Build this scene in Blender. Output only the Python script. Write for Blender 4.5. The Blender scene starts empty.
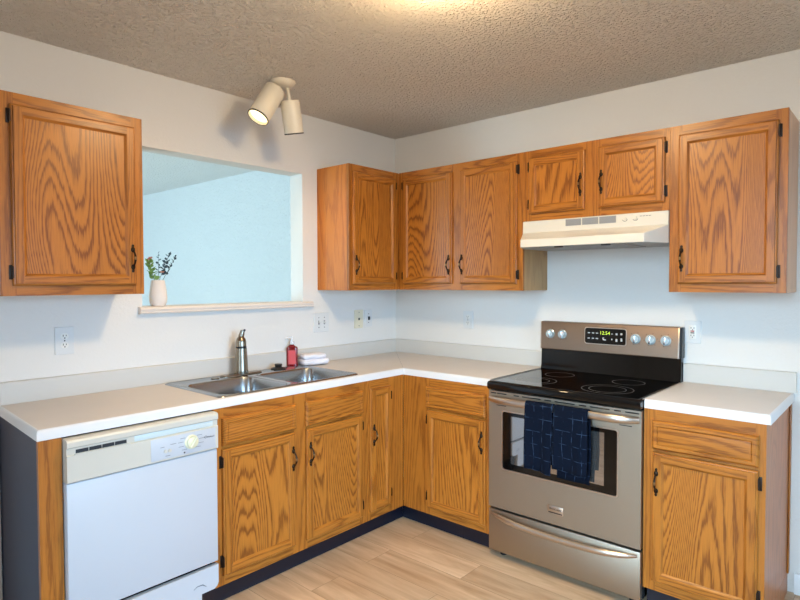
import bpy, bmesh, math, random
from mathutils import Vector, Matrix
random.seed(7)
S = bpy.context.scene
COL = S.collection

def lin(c):
    return tuple(((v/255.0)/12.92 if v/255.0 <= 0.04045 else ((v/255.0+0.055)/1.055)**2.4) for v in c)

# ------------------------------------------------------------------ camera
CX, CY, CZ, YAW, PITCH, ROLL = -3.11858, -2.80326, 1.41723, 0.72447, -0.02872, -0.00236
Fv = Vector((math.cos(YAW)*math.cos(PITCH), math.sin(YAW)*math.cos(PITCH), math.sin(PITCH)))
Rv = Vector((math.sin(YAW), -math.cos(YAW), 0)); Uv = Rv.cross(Fv)
R2 = Rv*math.cos(ROLL)+Uv*math.sin(ROLL); U2 = -Rv*math.sin(ROLL)+Uv*math.cos(ROLL)
cam_data = bpy.data.cameras.new('camera'); cam = bpy.data.objects.new('camera', cam_data); COL.objects.link(cam)
M = Matrix((R2, U2, -Fv)).transposed().to_4x4(); M.translation = (CX, CY, CZ); cam.matrix_world = M
cam_data.sensor_width = 36; cam_data.lens = 575.685/800*36; cam_data.shift_y = -1.22/800
cam_data.clip_start = 0.05
S.camera = cam

# ------------------------------------------------------------------ light + exposure
S.view_settings.view_transform = 'Standard'; S.view_settings.look = 'None'
S.view_settings.gamma = 1; S.view_settings.use_curve_mapping = False
S.view_settings.exposure = 0.56
world = bpy.data.worlds.new('daylight'); S.world = world; world.use_nodes = True
world.node_tree.nodes['Background'].inputs[0].default_value = (0.75, 0.88, 1.0, 1)
world.node_tree.nodes['Background'].inputs[1].default_value = 1.0

def area(name, loc, target, sx, sy, power, color, spread=180):
    d = bpy.data.lights.new(name, 'AREA'); d.shape = 'RECTANGLE'; d.size = sx; d.size_y = sy
    d.energy = power; d.color = color; d.spread = math.radians(spread)
    o = bpy.data.objects.new(name, d); COL.objects.link(o); o.location = loc
    o.rotation_euler = (Vector(target)-Vector(loc)).to_track_quat('-Z', 'Z').to_euler()
    return o
# daylight entering by the kitchen's two windows (behind the camera) and the dining room's window
COOL = (0.46, 0.74, 1.0)
area('window_daylight', (-2.3, -5.05, 1.25), (-1.75, -2.0, 0.62), 2.6, 1.7, 17, (0.37, 0.66, 1.0), 52)
area('window_daylight', (-5.05, -2.4, 1.25), (-2.0, -2.0, 0.42), 2.6, 1.7, 21, COOL, 52)
area('window_daylight', (-4.9, 2.3, 1.15), (0, 2.3, 2.4), 2.6, 1.9, 116, (0.52, 0.82, 1.0))

# ------------------------------------------------------------------ materials
def newmat(name):
    m = bpy.data.materials.new(name); m.use_nodes = True
    nt = m.node_tree; b = nt.nodes['Principled BSDF']
    return m, nt, b
def mat(name, rgb, rough=0.5, metal=0.0, bump=None, spec=None, coat=0.0, var=0.0, trans=0.0, ior=None, emit=0.0):
    m, nt, b = newmat(name)
    c = lin(rgb)+(1,)
    b.inputs['Base Color'].default_value = c
    b.inputs['Roughness'].default_value = rough; b.inputs['Metallic'].default_value = metal
    if spec is not None: b.inputs['Specular IOR Level'].default_value = spec
    if coat: b.inputs['Coat Weight'].default_value = coat; b.inputs['Coat Roughness'].default_value = 0.1
    if trans: b.inputs['Transmission Weight'].default_value = trans
    if ior: b.inputs['IOR'].default_value = ior
    if emit: b.inputs['Emission Color'].default_value = c; b.inputs['Emission Strength'].default_value = emit
    tc = nt.nodes.new('ShaderNodeTexCoord')
    if var:
        n = nt.nodes.new('ShaderNodeTexNoise'); n.inputs['Scale'].default_value = 9; n.inputs['Detail'].default_value = 4
        nt.links.new(tc.outputs['Object'], n.inputs['Vector'])
        mx = nt.nodes.new('ShaderNodeMix'); mx.data_type = 'RGBA'
        mx.inputs['A'].default_value = tuple(v*(1-var) for v in c[:3])+(1,); mx.inputs['B'].default_value = tuple(min(1, v*(1+var)) for v in c[:3])+(1,)
        nt.links.new(n.outputs['Fac'], mx.inputs['Factor']); nt.links.new(mx.outputs['Result'], b.inputs['Base Color'])
    if bump:
        sc, st, dist = bump
        n = nt.nodes.new('ShaderNodeTexNoise'); n.inputs['Scale'].default_value = sc; n.inputs['Detail'].default_value = 3
        nt.links.new(tc.outputs['Object'], n.inputs['Vector'])
        bp = nt.nodes.new('ShaderNodeBump'); bp.inputs['Strength'].default_value = st; bp.inputs['Distance'].default_value = dist
        nt.links.new(n.outputs['Fac'], bp.inputs['Height']); nt.links.new(bp.outputs['Normal'], b.inputs['Normal'])
    return m

def oak(name, along, light=(208,140,74), dark=(150,86,34), rings=26.0, scale=3.2, contrast=0.8, stretch=0.16, rough=0.36, seed=0.0, ragged=0.9, cross=0.0):
    """flat-sawn oak: feathered contour lines of a stretched noise + pores, in the object's own space"""
    m, nt, b = newmat(name); N = nt.nodes; L = nt.links
    tc = N.new('ShaderNodeTexCoord'); oi = N.new('ShaderNodeObjectInfo')
    mul = N.new('ShaderNodeVectorMath'); mul.operation = 'SCALE'; mul.inputs[0].default_value = (37, 17, 53)
    L.new(oi.outputs['Random'], mul.inputs['Scale'])
    ad0 = N.new('ShaderNodeVectorMath'); ad0.operation = 'ADD'
    L.new(tc.outputs['Object'], ad0.inputs[0]); L.new(mul.outputs[0], ad0.inputs[1])
    def mapped(st):
        mp = N.new('ShaderNodeMapping'); sc = [1, 1, 1]; sc['xyz'.index(along)] = st
        mp.inputs['Scale'].default_value = sc; mp.inputs['Location'].default_value = (seed, seed*2, seed)
        L.new(ad0.outputs[0], mp.inputs['Vector']); return mp.outputs[0]
    def noise(vec, scale, detail, rough=0.5, dist=0.0):
        n = N.new('ShaderNodeTexNoise'); n.inputs['Scale'].default_value = scale; n.inputs['Detail'].default_value = detail
        n.inputs['Roughness'].default_value = rough; n.inputs['Distortion'].default_value = dist; L.new(vec, n.inputs['Vector']); return n.outputs['Fac']
    def math_(op, a, bb, c=None, clamp=False):
        q = N.new('ShaderNodeMath'); q.operation = op; q.use_clamp = clamp
        for i, v in enumerate((a, bb, c)):
            if v is None: continue
            if isinstance(v, (int, float)): q.inputs[i].default_value = v
            else: L.new(v, q.inputs[i])
        return q.outputs[0]
    big = noise(mapped(stretch), scale, 1.5, 0.35, 0.2)
    fine = noise(mapped(0.05), 210, 2.0, 0.6)
    mid = noise(mapped(0.10), 45, 2.0, 0.5)
    v = math_('MULTIPLY', big, rings)
    if cross:
        sx = N.new('ShaderNodeSeparateXYZ'); L.new(tc.outputs['Object'], sx.inputs[0])
        v = math_('ADD', v, math_('MULTIPLY', sx.outputs['X'], cross))
    v = math_('ADD', v, math_('MULTIPLY', math_('SUBTRACT', fine, 0.5), ragged))
    v = math_('ADD', v, math_('MULTIPLY', math_('SUBTRACT', mid, 0.5), ragged))
    fr = math_('FRACT', v, 0)
    cr = N.new('ShaderNodeValToRGB'); e = cr.color_ramp.elements
    e[0].position = 0.0; e[0].color = (0.45, 0.45, 0.45, 1); e[1].position = 1.0; e[1].color = (0.45, 0.45, 0.45, 1)
    for p, q in ((0.06, 0.0), (0.20, 0.10), (0.36, 0.72), (0.60, 1.0), (0.90, 1.0)):
        t = e.new(p); t.color = (q, q, q, 1)
    L.new(fr, cr.inputs['Fac'])
    tone = noise(mapped(0.3), 3.0, 1.0)
    mixv = math_('ADD', math_('MULTIPLY', cr.outputs['Color'], 0.72), math_('MULTIPLY', math_('SUBTRACT', fine, 0.22), 0.5))
    mixv = math_('ADD', mixv, math_('MULTIPLY', math_('SUBTRACT', tone, 0.5), 0.35))
    fac = math_('MULTIPLY_ADD', math_('SUBTRACT', mixv, 0.6), contrast, 0.6, True)
    col = N.new('ShaderNodeMix'); col.data_type = 'RGBA'
    col.inputs['A'].default_value = lin(dark)+(1,); col.inputs['B'].default_value = lin(light)+(1,)
    L.new(fac, col.inputs['Factor']); L.new(col.outputs['Result'], b.inputs['Base Color'])
    b.inputs['Roughness'].default_value = rough; b.inputs['Coat Weight'].default_value = 0.06; b.inputs['Coat Roughness'].default_value = 0.2; b.inputs['Specular IOR Level'].default_value = 0.35
    bp = N.new('ShaderNodeBump'); bp.inputs['Strength'].default_value = 0.10; bp.inputs['Distance'].default_value = 0.001
    L.new(mixv, bp.inputs['Height']); L.new(bp.outputs['Normal'], b.inputs['Normal'])
    return m

OAK_L, OAK_D = (195,122,44), (106,52,10)
OV = oak('oak_upright_grain', 'z', OAK_L, OAK_D, rings=34, scale=4.0, stretch=0.05, contrast=0.6)
OH = oak('oak_level_grain', 'x', OAK_L, OAK_D, rings=34, scale=4.0, stretch=0.09, contrast=0.72)
OP = oak('oak_panel_cathedral', 'z', OAK_L, OAK_D, rings=74, scale=2.5, contrast=0.9, stretch=0.16, ragged=0.8, cross=16.0)
OSIDE = oak('oak_veneer_side', 'z', (208,126,48), (168,90,30), rings=14, scale=4, contrast=0.7)  # corner cabinet's oak side, warm spotlight glow put into a brighter colour
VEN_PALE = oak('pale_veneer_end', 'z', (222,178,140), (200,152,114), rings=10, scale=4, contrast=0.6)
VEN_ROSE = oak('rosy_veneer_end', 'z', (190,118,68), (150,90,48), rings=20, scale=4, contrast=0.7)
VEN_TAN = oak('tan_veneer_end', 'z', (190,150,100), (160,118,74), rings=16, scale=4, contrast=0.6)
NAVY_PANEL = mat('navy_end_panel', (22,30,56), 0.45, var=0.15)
VINYL = mat('navy_vinyl_base', (12,14,30), 0.35)
LAMINATE = mat('beige_laminate', (213,203,193), 0.42, var=0.03)
LAM_EDGE = mat('white_laminate_edge', (226,224,222), 0.40)  # same beige laminate, with daylight on the front edge put into the colour
SPLASHM = mat('offwhite_laminate', (206,202,194), 0.42)
WHITE_APP = mat('white_appliance_enamel', (196,199,204), 0.42, coat=0.05)
CREAM_APP = mat('cream_plastic', (206,201,188), 0.35)
GREY_PLAS = mat('grey_print', (120,124,128), 0.5)
DARK_VENT = mat('dark_vent', (30,34,40), 0.5)
HOOD = mat('cream_hood_enamel', (224,216,200), 0.3, coat=0.2)
GRILLE = mat('grey_mesh_grille', (150,148,146), 0.5, bump=(900, 0.6, 0.001))
BRONZE = mat('dark_bronze', (52,38,26), 0.35, metal=0.8)
BRASS = mat('antique_brass', (150,118,78), 0.3, metal=0.9)
HINGE = mat('dark_hinge', (48,34,24), 0.4, metal=0.6)
BLACKGLASS = mat('black_ceramic_glass', (8,8,9), 0.05, spec=0.6)
BLACKENAM = mat('black_enamel', (9,9,10), 0.08)
BLACKPL = mat('black_plastic', (14,14,15), 0.35)
RINGM = mat('burner_ring_print', (130,130,132), 0.3)
CHROME = mat('chrome', (220,222,226), 0.12, metal=1.0)
KNOBM = mat('pale_knob', (206,222,226), 0.25, metal=0.5)
NICKEL = mat('brushed_nickel', (150,138,122), 0.26, metal=1.0)
def stainless(name, rgb, rough, along):
    m, nt, b = newmat(name)
    b.inputs['Metallic'].default_value = 1.0; b.inputs['Base Color'].default_value = lin(rgb)+(1,); b.inputs['Roughness'].default_value = rough
    tc = nt.nodes.new('ShaderNodeTexCoord'); mp = nt.nodes.new('ShaderNodeMapping'); sc = [1,1,1]; sc['xyz'.index(along)] = 0.01
    mp.inputs['Scale'].default_value = sc; nt.links.new(tc.outputs['Object'], mp.inputs['Vector'])
    n = nt.nodes.new('ShaderNodeTexNoise'); n.inputs['Scale'].default_value = 300; nt.links.new(mp.outputs[0], n.inputs['Vector'])
    bp = nt.nodes.new('ShaderNodeBump'); bp.inputs['Strength'].default_value = 0.05; bp.inputs['Distance'].default_value = 0.0005
    nt.links.new(n.outputs['Fac'], bp.inputs['Height']); nt.links.new(bp.outputs['Normal'], b.inputs['Normal'])
    return m
STEEL = stainless('warm_stainless', (170,156,138), 0.46, 'x')
STEEL_DK = stainless('brown_stainless', (140,120,104), 0.5, 'x')
STEEL_BR = stainless('bright_stainless', (206,194,182), 0.30, 'x')
SINKM = stainless('sink_steel', (176,178,180), 0.24, 'x')
PLATE_W = mat('white_plate', (220,221,219), 0.4)
RECEP = mat('white_receptacle', (232,231,224), 0.35)
PLATE_I = mat('ivory_plate', (224,216,190), 0.4)
SLOT = mat('dark_slot', (40,38,40), 0.6)
REDBTN = mat('red_button', (170,30,40), 0.4)
LAMPW = mat('cream_lamp_enamel', (226,216,196), 0.4)
DARKRIM = mat('dark_rim', (60,50,42), 0.5)
SILLW = mat('beige_sill_laminate', (226,216,206), 0.4)
VASEM = mat('matte_beige_ceramic', (238,228,218), 0.6, var=0.03)
STEMG = mat('green_stem', (70,96,50), 0.6)
LEAFG = mat('green_leaf', (122,160,84), 0.6, var=0.3)
LEAFD = mat('dark_blue_green_leaf', (60,78,88), 0.6, var=0.3)
BLOSSOM = mat('pink_blossom', (206,140,118), 0.7, var=0.2)
SOAPRED = mat('red_soap', (120,14,22), 0.12, coat=0.5)
SOAPLABEL = mat('coral_label', (214,84,86), 0.4)
PUMPW = mat('clear_white_pump', (226,226,228), 0.25)
TERRY = mat('white_terry', (240,236,240), 0.95, bump=(700, 0.7, 0.002))
TRIMW = mat('white_trim_paint', (228,228,226), 0.4)
TANSTRIP = mat('tan_trim_paint', (190,160,136), 0.5)

def wall_mat(name, rgb, sc, st, dist=0.004, ramp=(0.42, 0.68)):
    m, nt, b = newmat(name); N = nt.nodes; L = nt.links
    b.inputs['Base Color'].default_value = lin(rgb)+(1,); b.inputs['Roughness'].default_value = 0.75
    tc = N.new('ShaderNodeTexCoord')
    n = N.new('ShaderNodeTexNoise'); n.inputs['Scale'].default_value = sc; n.inputs['Detail'].default_value = 2.5; n.inputs['Distortion'].default_value = 0.4; lo, hi = ramp
    L.new(tc.outputs['Object'], n.inputs['Vector'])
    cr = N.new('ShaderNodeValToRGB'); cr.color_ramp.elements[0].position = lo; cr.color_ramp.elements[1].position = hi
    L.new(n.outputs['Fac'], cr.inputs['Fac'])
    bp = N.new('ShaderNodeBump'); bp.inputs['Strength'].default_value = st; bp.inputs['Distance'].default_value = dist
    L.new(cr.outputs['Color'], bp.inputs['Height']); L.new(bp.outputs['Normal'], b.inputs['Normal'])
    return m
WALLM = wall_mat('painted_wall', (227,224,218), 70, 0.14)
WALLN = wall_mat('painted_wall_dining', (226,228,228), 42, 0.8, 0.006)
CEILM = wall_mat('popcorn_ceiling', (234,226,214), 74, 1.0, 0.02, (0.46, 0.90))
CEILD = wall_mat('popcorn_ceiling_dining', (240,240,238), 60, 0.8, 0.008)  # whiter copy of the kitchen ceiling; dining brightness put into the colour

def floor_mat():
    m, nt, b = newmat('oak_vinyl_planks'); N = nt.nodes; L = nt.links
    tc = N.new('ShaderNodeTexCoord')
    mp = N.new('ShaderNodeMapping'); mp.inputs['Rotation'].default_value = (0, 0, math.pi/2)
    L.new(tc.outputs['Object'], mp.inputs['Vector'])
    br = N.new('ShaderNodeTexBrick'); br.inputs['Scale'].default_value = 1.0
    br.inputs['Brick Width'].default_value = 1.22; br.inputs['Row Height'].default_value = 0.18; br.inputs['Mortar Size'].default_value = 0.0012
    br.inputs['Color1'].default_value = (0.25, 0.25, 0.25, 1); br.inputs['Color2'].default_value = (0.95, 0.95, 0.95, 1); br.inputs['Mortar'].default_value = (0.5, 0.5, 0.5, 1)
    br.offset = 0.37; L.new(mp.outputs[0], br.inputs['Vector'])
    # grain
    st = N.new('ShaderNodeMapping'); st.inputs['Scale'].default_value = (1, 0.10, 1); L.new(tc.outputs['Object'], st.inputs['Vector'])
    off = N.new('ShaderNodeVectorMath'); off.operation = 'SCALE'; off.inputs['Scale'].default_value = 9
    L.new(br.outputs['Color'], off.inputs[0])
    ad = N.new('ShaderNodeVectorMath'); ad.operation = 'ADD'; L.new(st.outputs[0], ad.inputs[0]); L.new(off.outputs[0], ad.inputs[1])
    n = N.new('ShaderNodeTexNoise'); n.inputs['Scale'].default_value = 14; n.inputs['Detail'].default_value = 6; n.inputs['Roughness'].default_value = 0.6; n.inputs['Distortion'].default_value = 0.5
    L.new(ad.outputs[0], n.inputs['Vector'])
    cr = N.new('ShaderNodeValToRGB'); e = cr.color_ramp.elements
    e[0].position = 0.30; e[0].color = lin((184,148,112))+(1,); e[1].position = 0.70; e[1].color = lin((232,203,168))+(1,)
    L.new(n.outputs['Fac'], cr.inputs['Fac'])
    mx = N.new('ShaderNodeMix'); mx.data_type = 'RGBA'; mx.blend_type = 'MULTIPLY'; mx.inputs['Factor'].default_value = 1
    tr = N.new('ShaderNodeValToRGB'); tr.color_ramp.elements[0].color = (0.80, 0.78, 0.76, 1); tr.color_ramp.elements[1].color = (1, 1, 1, 1)
    L.new(br.outputs['Color'], tr.inputs['Fac'])
    L.new(cr.outputs['Color'], mx.inputs['A']); L.new(tr.outputs['Color'], mx.inputs['B'])
    mo = N.new('ShaderNodeMix'); mo.data_type = 'RGBA'; mo.inputs['B'].default_value = lin((120,88,62))+(1,)
    mf = N.new('ShaderNodeMath'); mf.operation = 'MULTIPLY'; mf.inputs[1].default_value = 0.6; L.new(br.outputs['Fac'], mf.inputs[0])
    L.new(mf.outputs[0], mo.inputs['Factor']); L.new(mx.outputs['Result'], mo.inputs['A'])
    L.new(mo.outputs['Result'], b.inputs['Base Color']); b.inputs['Roughness'].default_value = 0.42
    return m
FLOORM = floor_mat()

def towel_mat():
    m, nt, b = newmat('navy_windowpane_cloth'); N = nt.nodes; L = nt.links
    uv = N.new('ShaderNodeUVMap')
    sep = N.new('ShaderNodeSeparateXYZ'); L.new(uv.outputs[0], sep.inputs[0])
    def lines(sock, period, w):
        d = N.new('ShaderNodeMath'); d.operation = 'DIVIDE'; d.inputs[1].default_value = period; L.new(sock, d.inputs[0])
        f = N.new('ShaderNodeMath'); f.operation = 'FRACT'; L.new(d.outputs[0], f.inputs[0])
        l = N.new('ShaderNodeMath'); l.operation = 'LESS_THAN'; l.inputs[1].default_value = w; L.new(f.outputs[0], l.inputs[0])
        return l.outputs[0]
    a = lines(sep.outputs['X'], 0.046, 0.07); c = lines(sep.outputs['Y'], 0.062, 0.05)
    mxm = N.new('ShaderNodeMath'); mxm.operation = 'MAXIMUM'; L.new(a, mxm.inputs[0]); L.new(c, mxm.inputs[1])
    n = N.new('ShaderNodeTexNoise'); n.inputs['Scale'].default_value = 30; n.inputs['Detail'].default_value = 3; L.new(uv.outputs[0], n.inputs['Vector'])
    cr = N.new('ShaderNodeValToRGB'); cr.color_ramp.elements[0].position = 0.42; cr.color_ramp.elements[1].position = 0.62; L.new(n.outputs['Fac'], cr.inputs['Fac'])
    mu = N.new('ShaderNodeMath'); mu.operation = 'MULTIPLY'; L.new(mxm.outputs[0], mu.inputs[0]); L.new(cr.outputs['Color'], mu.inputs[1])
    col = N.new('ShaderNodeMix'); col.data_type = 'RGBA'; col.inputs['A'].default_value = lin((10,18,32))+(1,); col.inputs['B'].default_value = lin((48,64,88))+(1,)
    L.new(mu.outputs[0], col.inputs['Factor']); L.new(col.outputs['Result'], b.inputs['Base Color'])
    b.inputs['Roughness'].default_value = 0.95; b.inputs['Specular IOR Level'].default_value = 0.1
    n2 = N.new('ShaderNodeTexNoise'); n2.inputs['Scale'].default_value = 500; L.new(uv.outputs[0], n2.inputs['Vector'])
    bp = N.new('ShaderNodeBump'); bp.inputs['Strength'].default_value = 0.5; bp.inputs['Distance'].default_value = 0.002
    L.new(n2.outputs['Fac'], bp.inputs['Height']); L.new(bp.outputs['Normal'], b.inputs['Normal'])
    return m
TOWELM = towel_mat()

# ------------------------------------------------------------------ mesh helpers
class MB:
    def __init__(s): s.v = []; s.f = []; s.m = []
    def add(s, verts, faces, mi=0):
        o = len(s.v); s.v += [tuple(v) for v in verts]
        for f in faces: s.f.append([i+o for i in f]); s.m.append(mi)
    def box(s, x0, x1, y0, y1, z0, z1, mi=0, bev=0.0, seg=2):
        x0, x1 = min(x0,x1), max(x0,x1); y0, y1 = min(y0,y1), max(y0,y1); z0, z1 = min(z0,z1), max(z0,z1)
        if bev <= 0:
            v = [(x,y,z) for x in (x0,x1) for y in (y0,y1) for z in (z0,z1)]
            s.add(v, [(0,1,3,2),(4,6,7,5),(0,4,5,1),(2,3,7,6),(0,2,6,4),(1,5,7,3)], mi); return s
        bm = bmesh.new(); bmesh.ops.create_cube(bm, size=1)
        for q in bm.verts: q.co = Vector(((q.co.x+.5)*(x1-x0)+x0, (q.co.y+.5)*(y1-y0)+y0, (q.co.z+.5)*(z1-z0)+z0))
        bmesh.ops.bevel(bm, geom=bm.edges[:]+bm.verts[:], offset=bev, segments=seg, profile=0.5, affect='EDGES', clamp_overlap=True)
        s.addbm(bm, mi); return s
    def addbm(s, bm, mi=0):
        bm.verts.index_update(); s.add([v.co for v in bm.verts], [[v.index for v in f.verts] for f in bm.faces], mi); bm.free()
    def tube(s, pts, rad, seg=12, mi=0, cap=True, flat=1.0, up=None):
        pts = [Vector(p) for p in pts]; n = len(pts)
        if not isinstance(rad, (list, tuple)): rad = [rad]*n
        vs = []; prev = None
        for i, p in enumerate(pts):
            t = (pts[min(i+1,n-1)]-pts[max(i-1,0)]).normalized()
            if prev is None:
                a = Vector(up) if up else (Vector((0,0,1)) if abs(t.z) < .9 else Vector((1,0,0)))
            else: a = prev
            u = (a - t*a.dot(t)).normalized(); w = t.cross(u); prev = u
            for k in range(seg):
                an = 2*math.pi*k/seg
                vs.append(p + u*math.cos(an)*rad[i] + w*math.sin(an)*rad[i]*flat)
        fs = [(i*seg+k, i*seg+(k+1)%seg, (i+1)*seg+(k+1)%seg, (i+1)*seg+k) for i in range(n-1) for k in range(seg)]
        if cap: fs += [tuple(range(seg))[::-1], tuple((n-1)*seg+k for k in range(seg))]
        s.add(vs, fs, mi); return s
    def lathe(s, prof, origin=(0,0,0), axis=(0,0,1), seg=24, mi=0, sx=1.0, sy=1.0, cap=True):
        q = Vector((0,0,1)).rotation_difference(Vector(axis).normalized()); o = Vector(origin)
        vs = []
        for r, z in prof:
            for k in range(seg):
                a = 2*math.pi*k/seg; vs.append(o + q @ Vector((r*math.cos(a)*sx, r*math.sin(a)*sy, z)))
        n = len(prof)
        fs = [(i*seg+k, i*seg+(k+1)%seg, (i+1)*seg+(k+1)%seg, (i+1)*seg+k) for i in range(n-1) for k in range(seg)]
        if cap: fs += [tuple(range(seg))[::-1], tuple((n-1)*seg+k for k in range(seg))]
        else: fs += [((n-1)*seg+k, (n-1)*seg+(k+1)%seg, (k+1)%seg, k) for k in range(seg)]
        s.add(vs, fs, mi); return s
    def extr(s, poly, axis, a0, a1, mi=0):
        """polygon of (p,q) extruded along axis; p,q are the other two axes in xyz order"""
        def P(p, q, a):
            return {'x': (a,p,q), 'y': (p,a,q), 'z': (p,q,a)}[axis]
        n = len(poly)
        v = [P(p,q,a0) for p,q in poly]+[P(p,q,a1) for p,q in poly]
        s.add(v, [tuple(range(n))[::-1], tuple(range(n,2*n))]+[(i,(i+1)%n,(i+1)%n+n,i+n) for i in range(n)], mi); return s
    def loops(s, loops, mi=0, capa=True, capb=True):
        n = len(loops[0]); v = [p for l in loops for p in l]; f = []
        for i in range(len(loops)-1):
            for k in range(n): f.append((i*n+k, i*n+(k+1)%n, (i+1)*n+(k+1)%n, (i+1)*n+k))
        if capa: f.append(tuple(range(n))[::-1])
        if capb: f.append(tuple((len(loops)-1)*n+k for k in range(n)))
        s.add(v, f, mi); return s
    def build(s, name, mats, parent=None, angle=35, fix=True):
        me = bpy.data.meshes.new(name); me.from_pydata(s.v, [], s.f)
        for m in (mats if isinstance(mats, (list,tuple)) else [mats]): me.materials.append(m)
        me.polygons.foreach_set('material_index', s.m)
        if fix:
            bm = bmesh.new(); bm.from_mesh(me); bmesh.ops.recalc_face_normals(bm, faces=bm.faces[:]); bm.to_mesh(me); bm.free()
        me.shade_smooth()
        me.set_sharp_from_angle(angle=math.radians(angle)); me.update()
        o = bpy.data.objects.new(name, me); COL.objects.link(o)
        if parent: o.parent = parent
        return o

def thing(name, label, cat, loc=(0,0,0), rz=0.0, group=None):
    o = bpy.data.objects.new(name, None); COL.objects.link(o); o.location = loc; o.rotation_euler = (0,0,rz)
    o.empty_display_size = 0.05
    o['label'] = label; o['category'] = cat
    if group: o['group'] = group
    return o
def tag(o, label, cat, group=None):
    o['label'] = label; o['category'] = cat
    if group: o['group'] = group
    return o
def struct(o): o['kind'] = 'structure'; return o
def rrect(x0, x1, y0, y1, r, n=6):
    pts = []
    for cx, cy, a0 in ((x1-r,y1-r,0),(x0+r,y1-r,90),(x0+r,y0+r,180),(x1-r,y0+r,270)):
        for k in range(n+1):
            a = math.radians(a0+90*k/n); pts.append((cx+r*math.cos(a), cy+r*math.sin(a)))
    return pts
def text_mesh(txt, size, depth=0.0006):
    c = bpy.data.curves.new('lettering', 'FONT'); c.body = txt; c.size = size; c.extrude = depth; c.align_x = 'CENTER'; c.align_y = 'CENTER'; c.resolution_u = 2
    o = bpy.data.objects.new('lettering', c); COL.objects.link(o)
    bpy.context.view_layer.update()
    dg = bpy.context.evaluated_depsgraph_get(); me = bpy.data.meshes.new_from_object(o.evaluated_get(dg))
    v = [tuple(q.co) for q in me.vertices]; f = [list(p.vertices) for p in me.polygons]
    bpy.data.objects.remove(o); bpy.data.curves.remove(c); bpy.data.meshes.remove(me)
    return v, f
def add_text(mb, txt, size, x, y, z, mi=0, depth=0.0006):
    """text reading along local +x on a face whose front is local -y"""
    v, f = text_mesh(txt, size, depth)
    mb.add([(x+a, y-c, z+b) for a, b, c in v], f, mi)

RB = -math.pi/2   # wall B frame: local x -> world -Y, local front (-y) -> world -X
H = 2.4488; WT = 0.117
# ================================================================== SETTING
m = MB(); m.box(-5.0, 0, -5.0, 4.6, -0.06, 0); struct(m.build('floor', FLOORM))
m = MB(); m.box(-5.12, 0.12, -5.12, WT*0.5, H, H+0.08); struct(m.build('ceiling', CEILM))
m = MB(); m.box(-5.12, 0.12, WT*0.5, 4.72, H, H+0.08); struct(m.build('ceiling_dining', CEILD))
OX0, OX1, OZ0, OZ1, WT = -1.850, -0.855, 1.300, 2.083, 0.117
m = MB()
m.box(-5.0, OX0, 0, WT, 0, H); m.box(OX1, 0, 0, WT, 0, H); m.box(OX0, OX1, 0, WT, 0, OZ0-0.036); m.box(OX0, OX1, 0, WT, OZ1, H)
struct(m.build('wall_left', WALLM))
m = MB(); m.box(0, 0.12, -5.0, WT*0.5, 0, H); struct(m.build('wall_right', WALLM))
m = MB(); m.box(0, 0.12, WT*0.5, 4.6, 0, H); struct(m.build('wall_dining_right', WALLN))
m = MB(); m.box(-5.0, 0.12, 4.6, 4.72, 0, H); struct(m.build('wall_dining_back', WALLN))
def wall_with_window(axis, c0, c1, a0, a1, w0, w1, z0, z1, name, wm):
    m = MB()
    def bx(p, q, za, zb):
        if axis == 'x': m.box(c0, c1, p, q, za, zb)
        else: m.box(p, q, c0, c1, za, zb)
    bx(a0, w0, 0, H); bx(w1, a1, 0, H); bx(w0, w1, 0, z0); bx(w0, w1, z1, H)
    struct(m.build(name, wm))
wall_with_window('y', -5.12, -5.0, -5.0, 0.12, -3.6, -1.0, 0.4, 2.1, 'wall_back', WALLM)
wall_with_window('x', -5.12, -5.0, -5.12, WT*0.5, -3.7, -1.1, 0.4, 2.1, 'wall_side', WALLM)
wall_with_window('x', -5.12, -5.0, WT*0.5, 4.72, 1.0, 3.6, 0.2, 2.1, 'wall_dining_left', WALLN)
def window(name, axis, c, w0, w1, z0, z1):
    m = MB(); t = 0.06
    def bx(p, q, za, zb):
        if axis == 'x': m.box(c-0.03, c+0.03, p, q, za, zb, 0, 0.004)
        else: m.box(p, q, c-0.03, c+0.03, za, zb, 0, 0.004)
    bx(w0, w0+t, z0, z1); bx(w1-t, w1, z0, z1); bx(w0, w1, z0, z0+t); bx(w0, w1, z1-t, z1); bx((w0+w1)/2-t/2, (w0+w1)/2+t/2, z0, z1)
    struct(m.build(name, TRIMW))
window('window_1', 'y', -5.09, -3.6, -1.0, 0.4, 2.1)
window('window_2', 'x', -5.09, -3.7, -1.1, 0.4, 2.1)
window('window_3', 'x', -5.09, 1.0, 3.6, 0.2, 2.1)
# pass-through ledge with a rounded nose
pr_ = [(-0.030, 1.276), (-0.034, 1.272), (-0.030, 1.266), (0.0, 1.264), (WT+0.03, 1.264), (WT+0.03, 1.300), (-0.020, 1.300), (-0.028, 1.297), (-0.034, 1.288)]
m = MB(); m.extr(pr_, 'x', -1.872, -0.795); struct(m.build('trim_1', SILLW))
m = MB(); m.box(-2.56, -2.4535, -0.018, 0, 0, 0.868, 0, 0.004); struct(m.build('trim_2', TANSTRIP))  # tan vertical strip on the wall, floor to counter height
m = MB(); m.extr([(0,0),(-0.013,0),(-0.013,0.075),(-0.006,0.092),(0,0.092)], 'y', -5.0, -2.435); struct(m.build('baseboard_right', TRIMW))

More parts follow.
